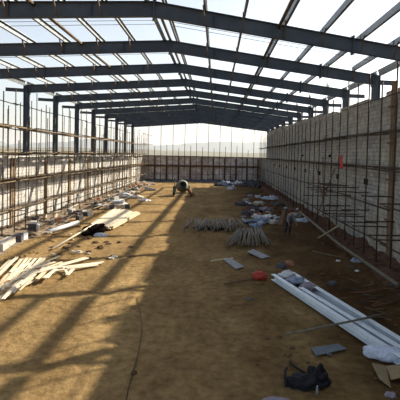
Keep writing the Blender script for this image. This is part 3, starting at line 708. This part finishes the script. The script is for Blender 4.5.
# ------------------------------------------------------------------ worker
c = G(288.5, 235.5); H = root('person', (c.x, c.y, 0), 'worker in grey jacket and dark trousers, leaning beside the rubbish heap', 'person')
H.rotation_euler = (0, 0, math.radians(35))
def skin_mesh(name, verts, edges, radii, m, parent, rootv=0, sub=2):
    me = bpy.data.meshes.new(name); me.from_pydata(verts, edges, []); o = bpy.data.objects.new(name, me); COL.objects.link(o); o.parent = parent
    md = o.modifiers.new('skin', 'SKIN'); md.use_smooth_shade = True
    for k, r in enumerate(radii):
        sv = me.skin_vertices[0].data[k]; sv.radius = r if isinstance(r, tuple) else (r, r); sv.use_root = (k == rootv)
    sb = o.modifiers.new('sub', 'SUBSURF'); sb.levels = sub; sb.render_levels = sub
    me.materials.append(m); return o
# faces -y in its own frame, bending forward a little, left arm reaching down
V = [(0, .05, .93), (0, 0, 1.12), (0, -.08, 1.30), (0, -.16, 1.44), (0, -.21, 1.52), (0, -.26, 1.60), (0, -.27, 1.70),
     (.17, -.15, 1.41), (.25, -.25, 1.17), (.23, -.42, .98), (.22, -.47, .90),
     (-.17, -.15, 1.41), (-.27, -.16, 1.14), (-.26, -.26, .92), (-.26, -.29, .84),
     (.10, .05, .88), (.12, -.02, .49), (.12, .06, .09), (.12, -.10, .04),
     (-.10, .05, .88), (-.13, .10, .49), (-.13, .24, .10), (-.13, .09, .04)]
Eg = [(0, 1), (1, 2), (2, 3), (3, 4), (4, 5), (5, 6), (3, 7), (7, 8), (8, 9), (9, 10), (3, 11), (11, 12), (12, 13), (13, 14), (0, 15), (15, 16), (16, 17), (17, 18), (0, 19), (19, 20), (20, 21), (21, 22)]
Rr = [(.15, .12), (.14, .11), (.16, .12), (.12, .09), .055, (.085, .10), (.075, .085), .065, .048, .036, .032, .065, .048, .036, .032, .088, .06, .042, .035, .088, .06, .042, .035]
skin_mesh('body', V, Eg, Rr, MSKIN, H)
cl = lambda idx, add: ([V[i] for i in idx], [Rr[i] if not isinstance(Rr[i], tuple) else Rr[i] for i in idx])
idx = [0, 1, 2, 3, 7, 8, 9, 11, 12, 13]
mp = {i: k for k, i in enumerate(idx)}
grow = lambda r, a: tuple(x+a for x in r) if isinstance(r, tuple) else r+a
skin_mesh('jacket', [V[i] for i in idx], [(mp[a], mp[b]) for a, b in Eg if a in mp and b in mp], [grow(Rr[i], .03) for i in idx], MJACK, H)
idx = [0, 15, 16, 17, 19, 20, 21]; mp = {i: k for k, i in enumerate(idx)}
skin_mesh('trousers', [V[i] for i in idx], [(mp[a], mp[b]) for a, b in Eg if a in mp and b in mp], [grow(Rr[i], .024) for i in idx], MTROU, H)
for a, b in ((17, 18), (21, 22)):
    skin_mesh('shoe', [V[a][:2]+(.06,), V[b][:2]+(.045,)], [(0, 1)], [.058, .05], MBLACK, H)
hd = bmesh.new(); bmesh.ops.create_uvsphere(hd, u_segments=16, v_segments=10, radius=1)
for v in hd.verts: v.co = Vector((v.co.x*.098, v.co.y*.112+.012, v.co.z*.10+.025)) + Vector((0, -.265, 1.675))
for v in [v for v in hd.verts if v.co.z < 1.665 and v.co.y < -.27]: v.co.z = 1.665
new_obj('hair', hd, MHAIR, H, True)
bm = bmesh.new()
for sx in (-1, 1): 
    m0 = bmesh.ops.create_uvsphere(bm, u_segments=8, v_segments=6, radius=.012)
    for v in m0['verts']: v.co += Vector((sx*.033, -.352, 1.655))
new_obj('eyes', bm, MHAIR, H)
bm = bmesh.new(); add_tube(bm, [(0, -.345, 1.66), (0, -.378, 1.625), (0, -.35, 1.62)], [.010, .018, .010], 8); new_obj('nose', bm, MSKIN, H, True)
bm = bmesh.new(); add_bar(bm, (-.025, -.345, 1.595), (.025, -.345, 1.595), .012, .01); new_obj('mouth', bm, MRED, H)
for base, dr in ((V[10], Vector((0, -.25, -1))), (V[14], Vector((0, -.15, -1)))):
    hand = skin_mesh('hand', [base, tuple(Vector(base)+dr.normalized()*.07)], [(0, 1)], [(.03, .036), (.02, .042)], MSKIN, H, 0, 1)
    for k, (o_, l) in enumerate(((-.033, .07), (-.011, .082), (.011, .077), (.033, .06))):
        b0 = Vector(base)+dr.normalized()*.075+Vector((0, o_, 0)); b1 = b0+dr.normalized()*l*.5; b2 = b1+(dr.normalized()+Vector((.5 if base[0] < 0 else -.5, 0, 0))).normalized()*l*.5
        skin_mesh('finger', [tuple(b0), tuple(b1), tuple(b2)], [(0, 1), (1, 2)], [.010, .009, .007], MSKIN, hand, 0, 1)
    b0 = Vector(base)+dr.normalized()*.02+Vector((0, -.03, 0)); skin_mesh('thumb', [tuple(b0), tuple(b0+Vector((0, -.03, -.03))), tuple(b0+Vector((0, -.035, -.065)))], [(0, 1), (1, 2)], [.012, .011, .009], MSKIN, hand, 0, 1)

# ------------------------------------------------------------------ distant hills
def ridge(name, y, x0, x1, h, base, m, seed, depth, fr):
    bm = bmesh.new(); n = 160; g = []
    for j in range(6):
        v = j/5; r = []
        for i in range(n+1):
            x = x0+(x1-x0)*i/n
            e = base + h*max(0, .5+.5*noise.noise(Vector((x*fr, seed, 0)))+.28*noise.noise(Vector((x*fr*3, seed, 4)))+.1*noise.noise(Vector((x*fr*9, seed, 6))))
            r.append(bm.verts.new((x, y+depth*v+depth*.1*noise.noise(Vector((x*fr*4, v*3, seed))), -2+e*math.sin(math.pi*.5*min(1, v*1.25)))))
        g.append(r)
    for j in range(5):
        for i in range(n): bm.faces.new([g[j][i], g[j][i+1], g[j+1][i+1], g[j+1][i]])
    return struct(name, bm, m, True)
ridge('hill_near', 1500, -2600, 2600, 26, 6, MHILLN, 2.2, 300, .0016)
ridge('mountain_far', 4200, -5200, 5200, 120, 62, MHILLF, 5.4, 900, .0011)
# haze over the plain
bm = bmesh.new(); add_box(bm, (-6000, 160, -1), (6000, 6900, 170)); hz = new_obj('haze', bm, None)
hm = bpy.data.materials.new('haze_air'); hm.use_nodes = True; nt = hm.node_tree; nt.nodes.clear()
out = nt.nodes.new('ShaderNodeOutputMaterial'); vs = nt.nodes.new('ShaderNodeVolumeScatter'); vs.inputs['Color'].default_value = (.93, .96, 1, 1); vs.inputs['Density'].default_value = .00016; vs.inputs['Anisotropy'].default_value = .3
nt.links.new(vs.outputs[0], out.inputs['Volume']); hz.data.materials.append(hm); hz['kind'] = 'stuff'; tag(hz, 'pale haze over the distant plain and mountains', 'haze')

# ------------------------------------------------------------------ light
SUN = Vector((1.345, .98, 1.0)).normalized()
sd = bpy.data.lights.new('sun', 'SUN'); sd.energy = 10.8; sd.angle = .012; sd.color = (1, .90, .74)
so = bpy.data.objects.new('sun', sd); COL.objects.link(so); so.rotation_euler = SUN.to_track_quat('Z', 'Y').to_euler(); so.location = (60, 60, 60)
w = bpy.data.worlds.new('sky'); scn.world = w; w.use_nodes = True; nt = w.node_tree; bg = nt.nodes['Background']
sk = nt.nodes.new('ShaderNodeTexSky'); sk.sky_type = 'NISHITA'; sk.sun_disc = False
sk.sun_elevation = math.asin(SUN.z); sk.sun_rotation = math.atan2(SUN.x, SUN.y); sk.dust_density = 1.6; sk.air_density = 1.1; sk.ozone_density = 1.5; sk.altitude = 50
hs = nt.nodes.new('ShaderNodeHueSaturation'); hs.inputs['Saturation'].default_value = .52
nt.links.new(sk.outputs[0], hs.inputs['Color']); nt.links.new(hs.outputs[0], bg.inputs['Color']); bg.inputs['Strength'].default_value = .205
scn.view_settings.view_transform = 'Standard'; scn.view_settings.look = 'None'; scn.view_settings.gamma = 1; scn.view_settings.exposure = 0
